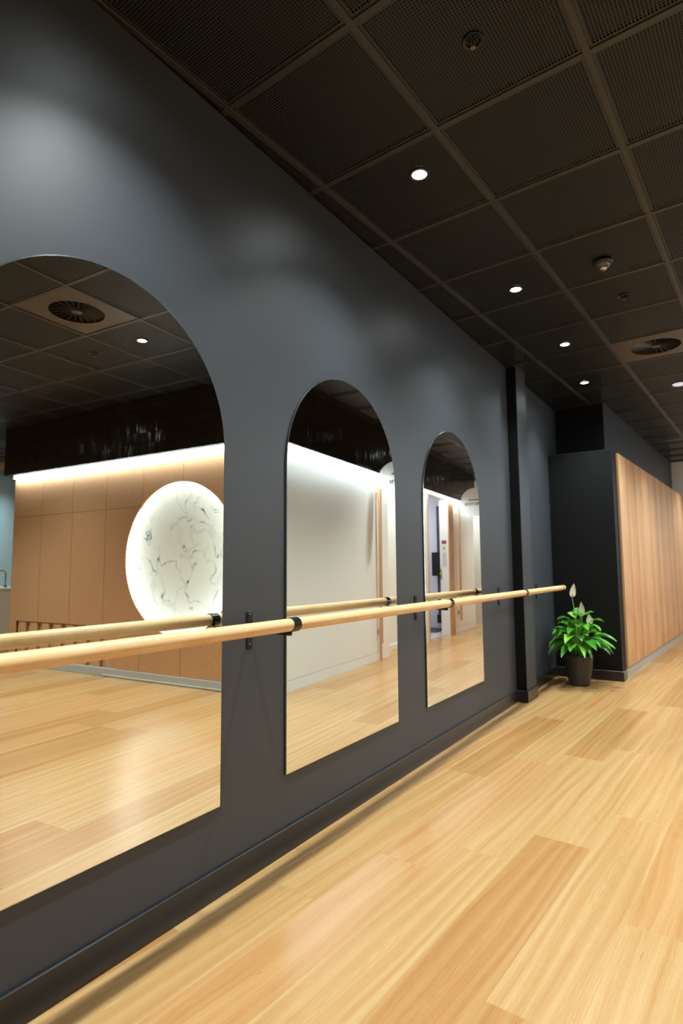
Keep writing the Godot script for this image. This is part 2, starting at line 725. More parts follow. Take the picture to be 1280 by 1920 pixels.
func strip_light(parent: Node3D, at: Vector3, along: float, energy: float, rot: Vector3) -> void:
	var a := AreaLight3D.new()
	a.name = "strip_glow"
	a.area_size = Vector2(along, 0.03)
	a.light_color = STRIP_COLOR
	a.light_energy = energy
	a.area_range = 14.0
	a.area_attenuation = 2.0
	a.shadow_enabled = true
	parent.add_child(a, true)
	a.position = at
	a.rotation = rot


func build_copper_wall() -> void:
	var w := structure("wall_copper", "wall of copper-brown sheet panels with a round marble niche", COPPER_AT, COPPER_TURN)
	put(w, "backing", box(Vector3(0.26, 0, -0.6), Vector3(COPPER_LONG, 3.4, -0.09)), M["bulkhead lining"])
	put(w, "end_face", box(Vector3(COPPER_LONG - 0.015, 0, -0.6), Vector3(COPPER_LONG, 2.45, -0.013)), M["copper sheet"])
	var cut := circle(1.2, 1.27, 0.79, 96)
	var slot := rect(2.13, 0.05, 3.99, 0.535)
	var edges := [0.0, 0.54, 1.14, 1.74, 2.34, 2.94, 3.54, COPPER_LONG]
	for k in edges.size() - 1:
		for part in [[0.09, 1.83], [1.833, 2.45]]:
			var pieces := Geometry2D.clip_polygons(rect(edges[k] + 0.003, part[0], edges[k + 1] - 0.003, part[1]), cut)
			for q in pieces:
				for z in Geometry2D.clip_polygons(q, slot):
					put(w, "copper_panel", extruded(z, -0.013, 0.0), M["copper sheet"])
	# dark strips behind the joints
	for k in range(1, edges.size() - 1):
		for q in Geometry2D.clip_polygons(rect(edges[k] - 0.02, 0.09, edges[k] + 0.02, 2.45), cut):
			for z in Geometry2D.clip_polygons(q, slot):
				put(w, "joint_strip", extruded(z, -0.018, -0.0132), M["bulkhead lining"])
	for q in Geometry2D.clip_polygons(rect(0.0, 1.81, COPPER_LONG, 1.85), cut):
		put(w, "joint_strip", extruded(q, -0.0182, -0.0132), M["bulkhead lining"])
	# timber slats in the low opening
	put(w, "slat_backing", box(Vector3(2.1, 0.05, -0.085), Vector3(4.02, 0.56, -0.06)), M["veneer 2"])
	var x := 2.15
	var n := 0
	while x < 3.92:
		put(w, "slat", box(Vector3(x, 0.06, -0.058), Vector3(x + 0.135, 0.528, -0.008), 0.003), M["veneer %d" % (n % 3)])
		put(w, "slat", box(Vector3(x + 0.168, 0.06, -0.06), Vector3(x + 0.202, 0.528, -0.03), 0.003), M["veneer %d" % ((n + 1) % 3)])
		x += 0.235
		n += 1
	var b := structure("baseboard_copper", "grey skirting below the copper panels", COPPER_AT, COPPER_TURN)
	put(b, "skirting_board", box(Vector3(-0.012, 0, -0.06), Vector3(COPPER_LONG + 0.01, 0.088, 0.012), 0.002), M["grey base"])
	put(b, "edge_strip", box(Vector3(-0.012, 0.012, 0.012), Vector3(2.3, 0.022, 0.017)), M["pale strip"])
	# the round niche
	var d := thing("marble_disc", "round white marble disc with grey veins in a lit niche of the copper wall", "wall niche", COPPER_AT, COPPER_TURN)
	var st := begin()
	var mp := circle(1.2, 1.27, 0.86, 72)
	var idx := Geometry2D.triangulate_polygon(mp)
	for k in range(0, idx.size(), 3):
		var q := []
		for e in 3:
			q.append(mp[idx[k + e]])
		if ((q[1] as Vector2) - q[0]).cross((q[2] as Vector2) - q[0]) < 0:
			q = [q[0], q[2], q[1]]
		var v := []
		var uv := []
		for e in q:
			v.append(Vector3(e.x, e.y, -0.075))
			uv.append(Vector2((e.x - 0.3) / 1.8, (2.2 - e.y) / 1.8))
		tri(st, v[0], v[1], v[2], uv[0], uv[1], uv[2])
	put(d, "marble_face", finish(st), M["marble"])
	st = begin(true)
	var s := 96
	for k in s:
		var a0 := TAU * k / s
		var a1 := TAU * (k + 1) / s
		var p0 := Vector3(1.2 + 0.835 * cos(a0), 1.27 + 0.835 * sin(a0), 0)
		var p1 := Vector3(1.2 + 0.835 * cos(a1), 1.27 + 0.835 * sin(a1), 0)
		quad(st, p0 + Vector3(0, 0, -0.06), p0 + Vector3(0, 0, -0.025), p1 + Vector3(0, 0, -0.025), p1 + Vector3(0, 0, -0.06))
	put(d, "led_ring", finish(st), M["strip lens"])
	for k in 16:
		var a0 := TAU * (k + 0.5) / 16
		var o := AreaLight3D.new()
		o.name = "ring_glow"
		o.area_size = Vector2(0.32, 0.03)
		o.light_color = STRIP_COLOR
		o.light_energy = 0.32
		o.area_range = 12.0
		o.area_attenuation = 2.0
		o.shadow_enabled = true
		d.add_child(o, true)
		var out := Vector3(cos(a0), sin(a0), 0)
		o.position = Vector3(1.2, 1.27, -0.042) + out * 0.828
		o.basis = Basis(Vector3(-sin(a0), cos(a0), 0), Vector3(0, 0, 1), Vector3(cos(a0), sin(a0), 0))
	# bulkhead above, clad in small dark tiles, with a light strip below
	var bh := structure("trim_1", "dark tiled bulkhead above the copper wall", COPPER_AT, COPPER_TURN)
	put(bh, "lining", box(Vector3(-0.12, LED_Y, 0.0), Vector3(COPPER_LONG + 0.09, 3.05, 0.10)), M["bulkhead lining"])
	var ft := put(bh, "finger_tiles", finger_tiles(-0.12, COPPER_LONG + 0.09, LED_Y, CEILING, 5), M["gloss tile"], Vector3(0, 0, 0.10))
	ft.set_meta("kind", "stuff")
	var l := thing("led_strip_light", "bright white light strip under the tiled bulkhead above the copper panels", "light strip", COPPER_AT, COPPER_TURN)
	put(l, "diffuser", box(Vector3(0.02, LED_Y - 0.03, 0.004), Vector3(COPPER_LONG - 0.01, LED_Y, 0.03)), M["strip lens"])
	strip_light(l, Vector3(COPPER_LONG / 2.0, LED_Y - 0.036, 0.03), COPPER_LONG - 0.05, 3.6, Vector3(-PI / 2, 0, 0))


const SIDE_TURN := -0.0967


func build_corridor_wall() -> void:
	# own axes: x into the wall, -z along the corridor
	var w := structure("wall_corridor", "off-white corridor wall facing the mirrors", COPPER_AT, SIDE_TURN)
	var wp: Material = M["white wall paint"]
	var top := 3.4
	var door := 2.352
	put(w, "wall_face", box(Vector3(0, 0.105, -2.40), Vector3(0.2, top, -0.014)), wp)
	put(w, "groove_back", box(Vector3(0.008, 0.0, -2.40), Vector3(0.2, 0.105, -0.014)), M["bulkhead lining"])
	put(w, "wall_face", box(Vector3(0.01, 0, -2.73), Vector3(0.2, top, -2.45)), wp)
	put(w, "recess_back", box(Vector3(0.22, 0, -4.2), Vector3(0.34, top, -2.6)), wp)
	put(w, "recess_header", box(Vector3(0.0, door, -4.14), Vector3(0.22, top, -2.73)), wp)
	put(w, "wall_face", box(Vector3(0, 0, -4.28), Vector3(0.22, top, -4.14)), wp)
	put(w, "door_header", box(Vector3(0, door, -5.34), Vector3(0.2, top, -4.28)), wp)
	put(w, "wall_face", box(Vector3(0, 0.105, -7.0), Vector3(0.15, top, -5.34)), wp)
	put(w, "groove_back", box(Vector3(0.008, 0.0, -7.0), Vector3(0.15, 0.105, -5.345)), M["bulkhead lining"])
	put(w, "reveal_base", box(Vector3(0.0, 0.0, -5.345), Vector3(0.15, 0.105, -5.34)), wp)
	put(w, "return_wall", box(Vector3(0.2, 0, -7.0), Vector3(2.3, top, -6.85)), wp)
	var b := structure("baseboard_corridor", "off-white skirting along the corridor wall", COPPER_AT, SIDE_TURN)
	for s in [[-2.40, -0.014], [-7.0, -5.62]]:
		put(b, "skirting_board", box(Vector3(-0.001, 0, s[0]), Vector3(0.008, 0.1, s[1]), 0.001), wp)
	put(b, "skirting_board", box(Vector3(0.208, 0, -4.13), Vector3(0.22, 0.08, -2.73), 0.002), wp)
	var j := structure("trim_2", "timber frame edges beside the corridor openings", COPPER_AT, SIDE_TURN)
	put(j, "door_edge", box(Vector3(-0.012, 0, -2.45), Vector3(0.2, 2.352, -2.40), 0.002), M["veneer 0"])
	put(j, "jamb", box(Vector3(-0.012, 0, -4.30), Vector3(0.2, 2.352, -4.27), 0.002), M["veneer 1"])
	put(j, "jamb", box(Vector3(-0.02, 0, -5.61), Vector3(0.002, 2.352, -5.34), 0.002), M["veneer 2"])
	# pull bars
	for k in 2:
		var z: float = [-2.335, -5.84][k]
		var h := thing("pull_bar", ["tall timber pull bar on the off-white wall below the gym sign", "tall timber pull bar beside the doorway with posted notices"][k], "door handle", COPPER_AT + Vector3(-0.055, 0.22, z).rotated(Vector3.UP, SIDE_TURN), SIDE_TURN, "timber pull bars")
		put(h, "bar", box(Vector3(-0.016, 0, -0.02), Vector3(0.016, 2.05, 0.02), 0.005), M["veneer %d" % (2 * k)])
		put(h, "standoff", box(Vector3(0.0, 1.88, -0.014), Vector3(0.055, 1.94, 0.014), 0.003), M["veneer 1"])
		put(h, "standoff", box(Vector3(0.0, 0.11, -0.014), Vector3(0.055, 0.17, 0.014), 0.003), M["veneer 1"])
	var bh := structure("trim_3", "dark tiled bulkhead along the corridor above the off-white wall", COPPER_AT, SIDE_TURN)
	put(bh, "lining", box(Vector3(-0.045, LED_Y, -7.0), Vector3(0.0, 3.05, -0.02)), M["bulkhead lining"])
	var ft := put(bh, "finger_tiles", finger_tiles(0.0, 7.0, LED_Y, CEILING, 9), M["gloss tile"], Vector3(-0.045, 0, -7.0), Vector3(0, -PI / 2, 0))
	ft.set_meta("kind", "stuff")
	var l := thing("led_strip_light", "long bright light strip above the off-white corridor wall and its doorway", "light strip", COPPER_AT, SIDE_TURN)
	put(l, "diffuser", box(Vector3(-0.03, LED_Y - 0.03, -6.95), Vector3(-0.004, LED_Y, -0.02)), M["strip lens"])
	for k in 3:
		strip_light(l, Vector3(-0.03, LED_Y - 0.036, -1.2 - 2.3 * k), 2.25, 2.2, Vector3(-PI / 2, PI / 2, 0))


func build_kitchenette() -> void:
	var w := structure("wall_kitchenette", "blue-grey glass splashback wall beyond the copper panels")
	put(w, "glass_face", box(Vector3(6.0, 0, -5.25), Vector3(9.8, 2.85, -5.05)), M["blue glass"])
	put(w, "top_band", box(Vector3(6.0, 2.85, -5.25), Vector3(9.8, 3.4, -5.04)), M["beige paint"])
	var c := thing("counter", "white counter with pale stone top before the blue-grey wall", "counter", Vector3(7.08, 0, -5.05))
	put(c, "body", box(Vector3(0.01, 0.08, 0.02), Vector3(2.5, 0.87, 0.42), 0.003), M["white laminate"])
	put(c, "plinth", box(Vector3(0.03, 0, 0.02), Vector3(2.5, 0.08, 0.37)), M["grey base"])
	put(c, "counter_top", box(Vector3(0, 0.87, 0.005), Vector3(2.5, 0.9, 0.44), 0.003), M["stone top"])
	for k in 3:
		put(c, "door", box(Vector3(0.015 + 0.8 * k, 0.085, 0.42), Vector3(0.81 + 0.8 * k, 0.865, 0.437), 0.002), M["white laminate"])
	var t := thing("tap", "thin brass gooseneck tap on the white counter", "tap", Vector3(7.9, 0.9, -4.85))
	put(t, "base", lathe([Vector2(0, 0.03), Vector2(0.022, 0.03), Vector2(0.026, 0.0), Vector2(0, 0)], 20), M["brass"])
	var pts := []
	var rad := []
	for k in 5:
		pts.append(Vector3(0, 0.02 + 0.045 * k, 0)); rad.append(0.011)
	for k in range(1, 9):
		var a := PI * k / 8.0
		pts.append(Vector3(0, 0.2 + 0.06 * sin(a), 0.06 - 0.06 * cos(a))); rad.append(0.011)
	pts.append(Vector3(0, 0.16, 0.12)); rad.append(0.011)
	put(t, "spout", tube(pts, rad, 12), M["brass"])


func build_cabinet() -> void:
	# the black end unit, the timber boarding and the bulkhead above it
	var c := thing("black_cabinet", "tall black cabinet end standing behind the potted plant", "cabinet", Vector3(0, 0, -6.58))
	put(c, "body", box(Vector3(0.002, 0.1, -0.22), Vector3(0.642, 2.36, 0), 0.002), M["black lacquer"])
	put(c, "plinth", box(Vector3(0.002, 0, -0.22), Vector3(0.654, 0.1, 0.012), 0.003), M["black skirting"])
	put(c, "top_cap", box(Vector3(0.002, 2.36, -0.22), Vector3(0.642, 2.374, 0)), M["black skirting"])
	put(c, "edge_channel", box(Vector3(0.642, 0.12, -0.218), Vector3(0.652, 2.34, -0.2)), M["steel"])
	var t := thing("timber_wall_panel", "long run of tall honey-coloured timber boards lining the corridor", "wall panel", Vector3(0.672, 0, -6.8), TURN)
	put(t, "core", box(Vector3(-0.6, 0.1, -4.95), Vector3(-0.025, 2.36, -0.03)), M["black lacquer"])
	var r := RandomNumberGenerator.new()
	r.seed = 12
	var z := 0.0
	var n := 0
	var tints := []
	for k in 6:
		var m: StandardMaterial3D = M["veneer %d" % (k % 3)].duplicate()
		m.albedo_color = [Color(1, 1, 1), Color(0.93, 0.88, 0.84), Color(1, 0.95, 0.9), Color(0.97, 0.92, 0.86), Color(1, 0.98, 0.94), Color(0.9, 0.84, 0.78)][k]
		tints.append(m)
	while z > -4.9:
		var wide := r.randf_range(0.11, 0.2)
		var back := 0.0
		put(t, "timber_board", box(Vector3(back - 0.022, 0.112, z - wide + 0.001), Vector3(back, 2.362, z), 0.0015), tints[[0, 2, 1, 4, 3, 5, 0, 3, 1, 2][n % 10]])
		z -= wide
		n += 1
	put(t, "kick_strip", box(Vector3(-0.06, 0, -4.9), Vector3(-0.028, 0.11, 0.0)), M["grey base"])
	var b := structure("trim_4", "charcoal bulkhead above the timber boards", Vector3(0.523, 0, -6.96), TURN)
	put(b, "bulkhead", box(Vector3(-0.6, 2.374, -4.95), Vector3(0, 3.3, -0.006)), M["charcoal paint"])
	put(b, "end_panel", box(Vector3(-0.56, 2.374, -0.006), Vector3(-0.002, 3.3, 0.0)), M["black lacquer"])


func arch(w: float, y0: float, y1: float, n := 40) -> PackedVector2Array:
	var r := w / 2.0
	var p := PackedVector2Array([Vector2(-r, y0), Vector2(r, y0)])
	for k in n + 1:
		var a := PI * k / n
		p.append(Vector2(r * cos(a), y1 - r + r * sin(a)))
	return p


func build_mirrors() -> void:
	var labels := ["arched wall mirror reflecting the round marble niche", "arched wall mirror between two others, reflecting a blank white wall", "arched wall mirror next to the charcoal pier, reflecting a doorway"]
	var poly := arch(1.0, 0.0, 1.8)
	var inner := arch(0.992, 0.004, 1.796)
	var st := begin()
	add_extruded(st, inner.duplicate(), 0.0, 0.005, true, false)
	var face := finish(st)
	st = begin()
	add_extruded(st, poly.duplicate(), 0.0, 0.003, false, true)
	for k in poly.size():
		var n := (k + 1) % poly.size()
		quad(st, Vector3(poly[k].x, poly[k].y, 0.003), Vector3(poly[n].x, poly[n].y, 0.003), Vector3(inner[n].x, inner[n].y, 0.005), Vector3(inner[k].x, inner[k].y, 0.005))
	var edge := finish(st)
	for k in 3:
		var o := thing("arched_mirror", labels[k], "mirror", Vector3(0.004, 0.3054, -1.0976 - 1.3733 * k), PI / 2, "arched mirrors on the charcoal wall")
		put(o, "mirror_face", face, M["mirror silver"])
		put(o, "glass_edge", edge, M["mirror edge"])
		for q in [Vector2(0, 1.72), Vector2(-0.3, 0.06), Vector2(0.3, 0.06)]:
			put(o, "fixing_pad", box(Vector3(q.x - 0.02, q.y - 0.02, -0.004), Vector3(q.x + 0.02, q.y + 0.02, 0.0)), M["black metal"])


func build_barre() -> void:
	var b := thing("ballet_barre", "long round blond timber barre running past the arched mirrors", "barre", Vector3(0.218, 0.9492, 0.9))
	var pts := []
	var rad := []
	for k in 9:
		pts.append(Vector3(0, 0, -6.98 * k / 8.0)); rad.append(0.0235)
	for k in range(1, 6):
		var a := PI / 2 * k / 5.0
		pts.append(Vector3(0, 0, -6.98 - 0.0235 * sin(a))); rad.append(maxf(0.0235 * cos(a), 0.0008))
	put(b, "rail", tube(pts, rad, 32), M["barre beech"])
	put(b, "end_ring", lathe([Vector2(0.0236, -0.006), Vector2(0.0252, -0.006), Vector2(0.0252, 0.006), Vector2(0.0236, 0.006)], 32, false), M["black gloss plastic"], Vector3(0, 0, -6.90), Vector3(PI / 2, 0, 0))
	var labels := ["black wall bracket holding the timber barre before the first arched mirror", "black barre bracket between the marble-reflecting mirror and the middle mirror", "black barre bracket between the middle mirror and the doorway-reflecting mirror", "black barre bracket on the charcoal wall just before the pier", "black barre bracket on the wall between the pier and the black cabinet"]
	var zs := [-0.25, -1.75, -3.22, -4.755, -5.89]
	for k in 5:
		var o := thing("barre_bracket", labels[k], "bracket", Vector3(0, 0.9492, zs[k]), 0.0, "barre brackets")
		put(o, "wall_plate", box(Vector3(0.0, -0.105, -0.016), Vector3(0.006, 0.042, 0.016), 0.0025), M["black metal"])
		for y in [0.028, -0.088]:
			put(o, "screw", lathe([Vector2(0, 0.003), Vector2(0.004, 0.003), Vector2(0.006, 0.0), Vector2(0, 0)], 12), M["black metal"], Vector3(0.006, y, 0), Vector3(0, 0, -PI / 2))
		var arm := [Vector3(0.004, -0.032, 0), Vector3(0.06, -0.032, 0), Vector3(0.13, -0.031, 0), Vector3(0.18, -0.033, 0), Vector3(0.208, -0.034, 0)]
		put(o, "arm", tube(arm, [0.011, 0.009, 0.009, 0.009, 0.0085], 12), M["black metal"])
		if k < 4:
			put(o, "collar", lathe([Vector2(0.0237, -0.021), Vector2(0.0262, -0.021), Vector2(0.0270, -0.018), Vector2(0.0270, 0.018), Vector2(0.0262, 0.021), Vector2(0.0237, 0.021)], 32), M["black gloss plastic"], Vector3(0.218, 0, 0), Vector3(PI / 2, 0, 0))
		else:
			put(o, "cradle", box(Vector3(0.198, -0.034, -0.016), Vector3(0.238, -0.0235, 0.016), 0.003), M["black metal"])


# ---------------------------------------------------------------- lamps and ceiling fittings

func downlight(at: Vector3, energy: float, label: String, group: String, cone := 55.0, side := 0.026) -> void:
	var o := thing("downlight", label, "downlight", at, 0.0, group)
	put(o, "trim_ring", lathe([Vector2(0.046, 0.004), Vector2(0.046, -0.004), Vector2(0.043, -0.006), Vector2(0.034, -0.005), Vector2(0.034, 0.004)], 32), M["ceiling rail"])
	put(o, "lens", lathe([Vector2(0, -0.004), Vector2(0.034, -0.002)], 32), M["lamp lens"])
	var s := SpotLight3D.new()
	s.name = "beam"
	s.light_color = LAMP_COLOR
	s.light_energy = energy
	s.light_size = 0.03
	s.spot_range = 16.0
	s.spot_attenuation = 2.0
	s.spot_angle = cone
	s.spot_angle_attenuation = 1.0
	s.shadow_enabled = true
	o.add_child(s)
	s.position = Vector3(0, -0.012, 0)
	s.rotation.x = -PI / 2
	# the lens also spreads a little light to the sides
	var w := SpotLight3D.new()
	w.name = "spill"
	w.light_color = LAMP_COLOR
	w.light_energy = energy * side
	w.light_size = 0.03
	w.spot_range = 16.0
	w.spot_attenuation = 2.0
	w.spot_angle = 80.0
	w.spot_angle_attenuation = 0.5
	w.shadow_enabled = true
	o.add_child(w)
	w.position = Vector3(0, -0.012, 0)
	w.rotation.x = -PI / 2


const SPOT := 4.4


func build_lamps() -> void:
	var y := CEILING - 0.006
	var row := [[0.50, 1.4, "glowing downlight by the charcoal wall, behind the first mirror"], [0.50, 0.1, "glowing downlight by the charcoal wall, before the first mirror"], [0.5, -1.12, "glowing downlight above the mirror reflecting the marble niche"],
		[0.496, -2.339, "glowing downlight above the middle arched mirror"], [0.528, -3.717, "glowing downlight above the mirror reflecting a doorway"], [0.576, -4.898, "glowing downlight just before the charcoal pier"], [0.505, -6.055, "glowing downlight above the potted plant"]]
	for r in row:
		downlight(Vector3(r[0], y, r[1]), SPOT, r[2], "downlights along the charcoal wall", 55.0, 0.026 if r[1] > -6.0 else 0.06)
	for r in [[2.217, -2.909, "glowing downlight in the open room before the copper wall"], [2.2, -0.4, "downlight in the open room behind the first mirror bay"], [4.75, -2.9, "downlight lighting the copper panels"], [4.7, -0.4, "downlight in the middle of the open room"], [8.6, -4.4, "downlight in front of the white counter"], [3.4, -1.65, "downlight between the open room and the mirror wall"], [5.9, -2.5, "downlight before the far end of the copper wall"], [7.0, -0.8, "downlight near the right-hand side of the open room"], [2.2, 1.9, "downlight near the back wall"]]:
		downlight(Vector3(r[0], y, r[1]), SPOT * 1.3, r[2], "downlights of the open room")
	for r in [[1.55, -8.2, "downlight in the middle of the corridor"], [1.6, -11.2, "downlight near the end of the corridor"], [3.0, -11.45, "downlight round the corner at the corridor end"]]:
		downlight(Vector3(r[0], y, r[1]), SPOT, r[2], "downlights of the corridor")


func build_ceiling_fittings() -> void:
	# two swirl diffusers, each in a tile of its own
	for k in 2:
		var cell: Vector2 = [Vector2(0.5, 6.5), Vector2(2.5, 1.5)][k]
		var at := from_grid(col_x(cell.x), CEILING, row_z(cell.y))
		var v := thing("air_diffuser", ["round swirl air diffuser in a plain brown tile beyond the smoke detector", "round swirl air diffuser in a plain brown tile of the open room"][k], "air vent", at, TURN, "swirl air diffusers")
		var h := TILE / 2.0 - 0.013
		var st := begin()
		var ring := 48
		# square plate with a round hole
		for s in ring:
			var a0 := TAU * s / ring
			var a1 := TAU * (s + 1) / ring
			var q0 := Vector2(cos(a0), sin(a0))
			var q1 := Vector2(cos(a1), sin(a1))
			var e0 := q0 * h / maxf(absf(q0.x), absf(q0.y))
			var e1 := q1 * h / maxf(absf(q1.x), absf(q1.y))
			var i0 := q0 * 0.185
			var i1 := q1 * 0.185
			quad(st, Vector3(i0.x, 0, i0.y), Vector3(e0.x, 0, e0.y), Vector3(e1.x, 0, e1.y), Vector3(i1.x, 0, i1.y))
			quad(st, Vector3(i0.x, 0, i0.y), Vector3(i1.x, 0, i1.y), Vector3(i1.x, 0.05, i1.y), Vector3(i0.x, 0.05, i0.y))
		put(v, "plate", finish(st), M["plain plate"])
		put(v, "throat", lathe([Vector2(0.185, 0.05), Vector2(0.0, 0.05)], 32), M["plenum black"])
		put(v, "hub", lathe([Vector2(0.035, 0.02), Vector2(0.035, 0.002), Vector2(0, -0.003)], 24), M["plain plate"])
		var blade := box(Vector3(0.03, -0.0012, -0.011), Vector3(0.184, 0.0012, 0.011))
		for b in 22:
			var o := put(v, "blade", blade, M["plain plate"], Vector3(0, 0.014, 0))
			o.basis = Basis(Vector3.UP, TAU * b / 22.0) * Basis(Vector3.RIGHT, 1.05)
	# sprinklers
	var spots := [[0.95, -1.818, "round black sprinkler ring with a small bronze head, nearest the middle mirror"], [1.104, -4.23, "small sprinkler head beside the smoke detector"], [2.795, -2.88, "small sprinkler head in the open room near the air diffuser"]]
	for k in 3:
		var s := thing("sprinkler", spots[k][2], "sprinkler", Vector3(spots[k][0], CEILING - 0.002, spots[k][1]), 0.3, "ceiling sprinklers")
		put(s, "escutcheon", lathe([Vector2(0.024, 0.012), Vector2(0.026, -0.004), Vector2(0.034, -0.006), Vector2(0.037, -0.003), Vector2(0.037, 0.003)], 32), M["black metal"])
		put(s, "cup", lathe([Vector2(0.025, 0.012), Vector2(0, 0.012)], 24), M["plenum black"])
		put(s, "frame", tube([Vector3(-0.010, 0.01, 0), Vector3(-0.011, -0.012, 0), Vector3(0, -0.026, 0), Vector3(0.011, -0.012, 0), Vector3(0.010, 0.01, 0)], [0.0025, 0.0025, 0.003, 0.0025, 0.0025], 8), M["bronze steel"])
		put(s, "bulb", tube([Vector3(0, 0.01, 0), Vector3(0, -0.024, 0)], [0.0028, 0.0028], 8), M["bronze steel"])
		put(s, "deflector", lathe([Vector2(0, -0.026), Vector2(0.009, -0.0265), Vector2(0.009, -0.028), Vector2(0, -0.028)], 20), M["bronze steel"])
	var d := thing("smoke_detector", "dark round smoke detector with a stepped grey dome on the ceiling", "smoke detector", Vector3(1.065, CEILING - 0.001, -3.66))
	put(d, "base", lathe([Vector2(0.052, 0.002), Vector2(0.055, -0.004), Vector2(0.055, -0.016), Vector2(0.050, -0.02), Vector2(0.0, -0.02)], 36), M["black metal"])
	put(d, "dome", lathe([Vector2(0.049, -0.02), Vector2(0.046, -0.03), Vector2(0.030, -0.042), Vector2(0.0, -0.043)], 36, true), M["detector plastic"])
	put(d, "sensor_cap", lathe([Vector2(0.024, -0.042), Vector2(0.022, -0.054), Vector2(0.012, -0.058), Vector2(0, -0.058)], 24, true), M["steel"])
	var u := thing("round_ceiling_lamp", "small pale round ceiling lamp beyond the air diffuser", "ceiling lamp", Vector3(1.285, CEILING - 0.003, -6.646))
	put(u, "lens", lathe([Vector2(0.062, 0.003), Vector2(0.06, -0.010), Vector2(0.045, -0.016), Vector2(0, -0.018)], 32, true), M["soft lens"])
	var beam := SpotLight3D.new()
	beam.name = "beam"
	beam.light_color = LAMP_COLOR
	beam.light_energy = SPOT
	beam.light_size = 0.05
	beam.spot_range = 16.0
	beam.spot_attenuation = 2.0
	beam.spot_angle = 58.0
	beam.spot_angle_attenuation = 1.0
	beam.shadow_enabled = true
	u.add_child(beam)
	beam.position = Vector3(0, -0.03, 0)
	beam.rotation.x = -PI / 2
	put(u, "rim", lathe([Vector2(0.066, 0.003), Vector2(0.070, -0.002), Vector2(0.064, -0.006), Vector2(0.061, -0.004)], 32), M["detector plastic"])


func lettering(parent: Node3D, words: String, size: float, mat_: Material, at: Vector3, bold := true) -> void:
	var t := TextMesh.new()
	t.text = words
	var f := SystemFont.new()
	f.font_names = PackedStringArray(["Droid Sans"])
	f.font_weight = 700 if bold else 400
	t.font = f
	t.font_size = 64
	t.pixel_size = size / 46.0
	t.depth = 0.002
	put(parent, "lettering", t, mat_, at)


func build_signs() -> void:
	var spec := [[Vector3(1.85, 2.262, -6.45), 0.222, "GYM", "round white sign reading GYM projecting over the corridor"], [Vector3(1.991, 2.268, -9.6), 0.2375, "FUNCTION", "round white sign reading FUNCTION projecting over the corridor by the doorway"]]
	for k in 2:
		var s: Array = spec[k]
		var o := thing("blade_sign", s[3], "sign", s[0], SIDE_TURN, "round blade signs")
		var r: float = s[1]
		put(o, "disc", lathe([Vector2(0, 0.016), Vector2(r - 0.003, 0.016), Vector2(r, 0.013), Vector2(r, -0.013), Vector2(r - 0.003, -0.016), Vector2(0, -0.016)], 64), M["sign white"], Vector3.ZERO, Vector3(PI / 2, 0, 0))
		put(o, "mount", box(Vector3(0.1, 0.13, -0.006), Vector3([0.218, 0.36][k], 0.145, 0.006)), M["black metal"])
		lettering(o, s[2], 0.046, M["sign black"], Vector3(0, -0.035, 0.0165))
		var st := begin()
		if k == 0:
			add_extruded(st, PackedVector2Array([Vector2(-0.085, 0.035), Vector2(-0.07, 0.035), Vector2(-0.045, 0.075), Vector2(-0.06, 0.075)]), 0.0, 0.002)
			add_extruded(st, PackedVector2Array([Vector2(-0.03, 0.06), Vector2(0.0, 0.05), Vector2(0.04, 0.055), Vector2(0.045, 0.07), Vector2(0.0, 0.082), Vector2(-0.025, 0.076)]), 0.0, 0.002)
		else:
			add_extruded(st, rect(-0.095, 0.025, 0.095, 0.045), 0.0, 0.002)
		put(o, "emblem", finish(st), M["sign grey"], Vector3(0, 0, 0.016))


# ---------------------------------------------------------------- plant

func leaf_mesh(az: float, reach: float, rise: float, droop: float, wide: float, long: float, r: RandomNumberGenerator) -> ArrayMesh:
	# a stalk that arches out of the pot, ending in a pointed, folded blade
	var st := begin(true)
	var out := Vector3(cos(az), 0, sin(az))
	var side := Vector3(-sin(az), 0, cos(az))
	var base := out * r.randf_range(0.01, 0.06) + side * r.randf_range(-0.03, 0.03)
	var knee := base + out * reach * 0.55 + Vector3.UP * rise
	var tip := knee + out * (reach * 0.45 + long * 0.55) + Vector3.UP * (-droop)
	var mid := knee + out * long * 0.42 + Vector3.UP * (0.05 * rise + 0.02)
	var stalk := []
	for k in 6:
		var t := k / 5.0
		stalk.append(base.lerp(base + Vector3.UP * rise * 0.75 + out * reach * 0.1, t).lerp(knee, t * t))
	add_tube(st, stalk, [0.0035, 0.0032, 0.003, 0.0028, 0.0026, 0.0024], 5, false)
	var n := 9
	var twist := r.randf_range(-0.35, 0.35)
	var wav := r.randf_range(0.0, TAU)
	var prev := []
	for k in n + 1:
		var t := float(k) / n
		var p := knee.lerp(mid, t).lerp(mid.lerp(tip, t), t)
		var q := knee.lerp(mid, t + 0.02).lerp(mid.lerp(tip, t + 0.02), t + 0.02)
		var d := (q - p).normalized()
		var s := (side * cos(twist * t) + d.cross(side) * sin(twist * t)).normalized()
		var up := s.cross(d).normalized()
		if up.y < 0:
			up = -up
		var w := wide * 0.5 * pow(sin(PI * pow(t, 0.72)), 0.8) if t < 1.0 else 0.0
		var lift := up * w * (0.35 + 0.12 * sin(wav + 7.0 * t))
		var lift2 := up * w * (0.35 + 0.12 * sin(wav + 2.0 + 8.0 * t))
		prev.append([p - s * w + lift, p - s * w * 0.5 + lift * 0.35, p, p + s * w * 0.5 + lift2 * 0.35, p + s * w + lift2])
	for k in n:
		for e in 4:
			quad(st, prev[k][e], prev[k][e + 1], prev[k + 1][e + 1], prev[k + 1][e])
	return finish(st)


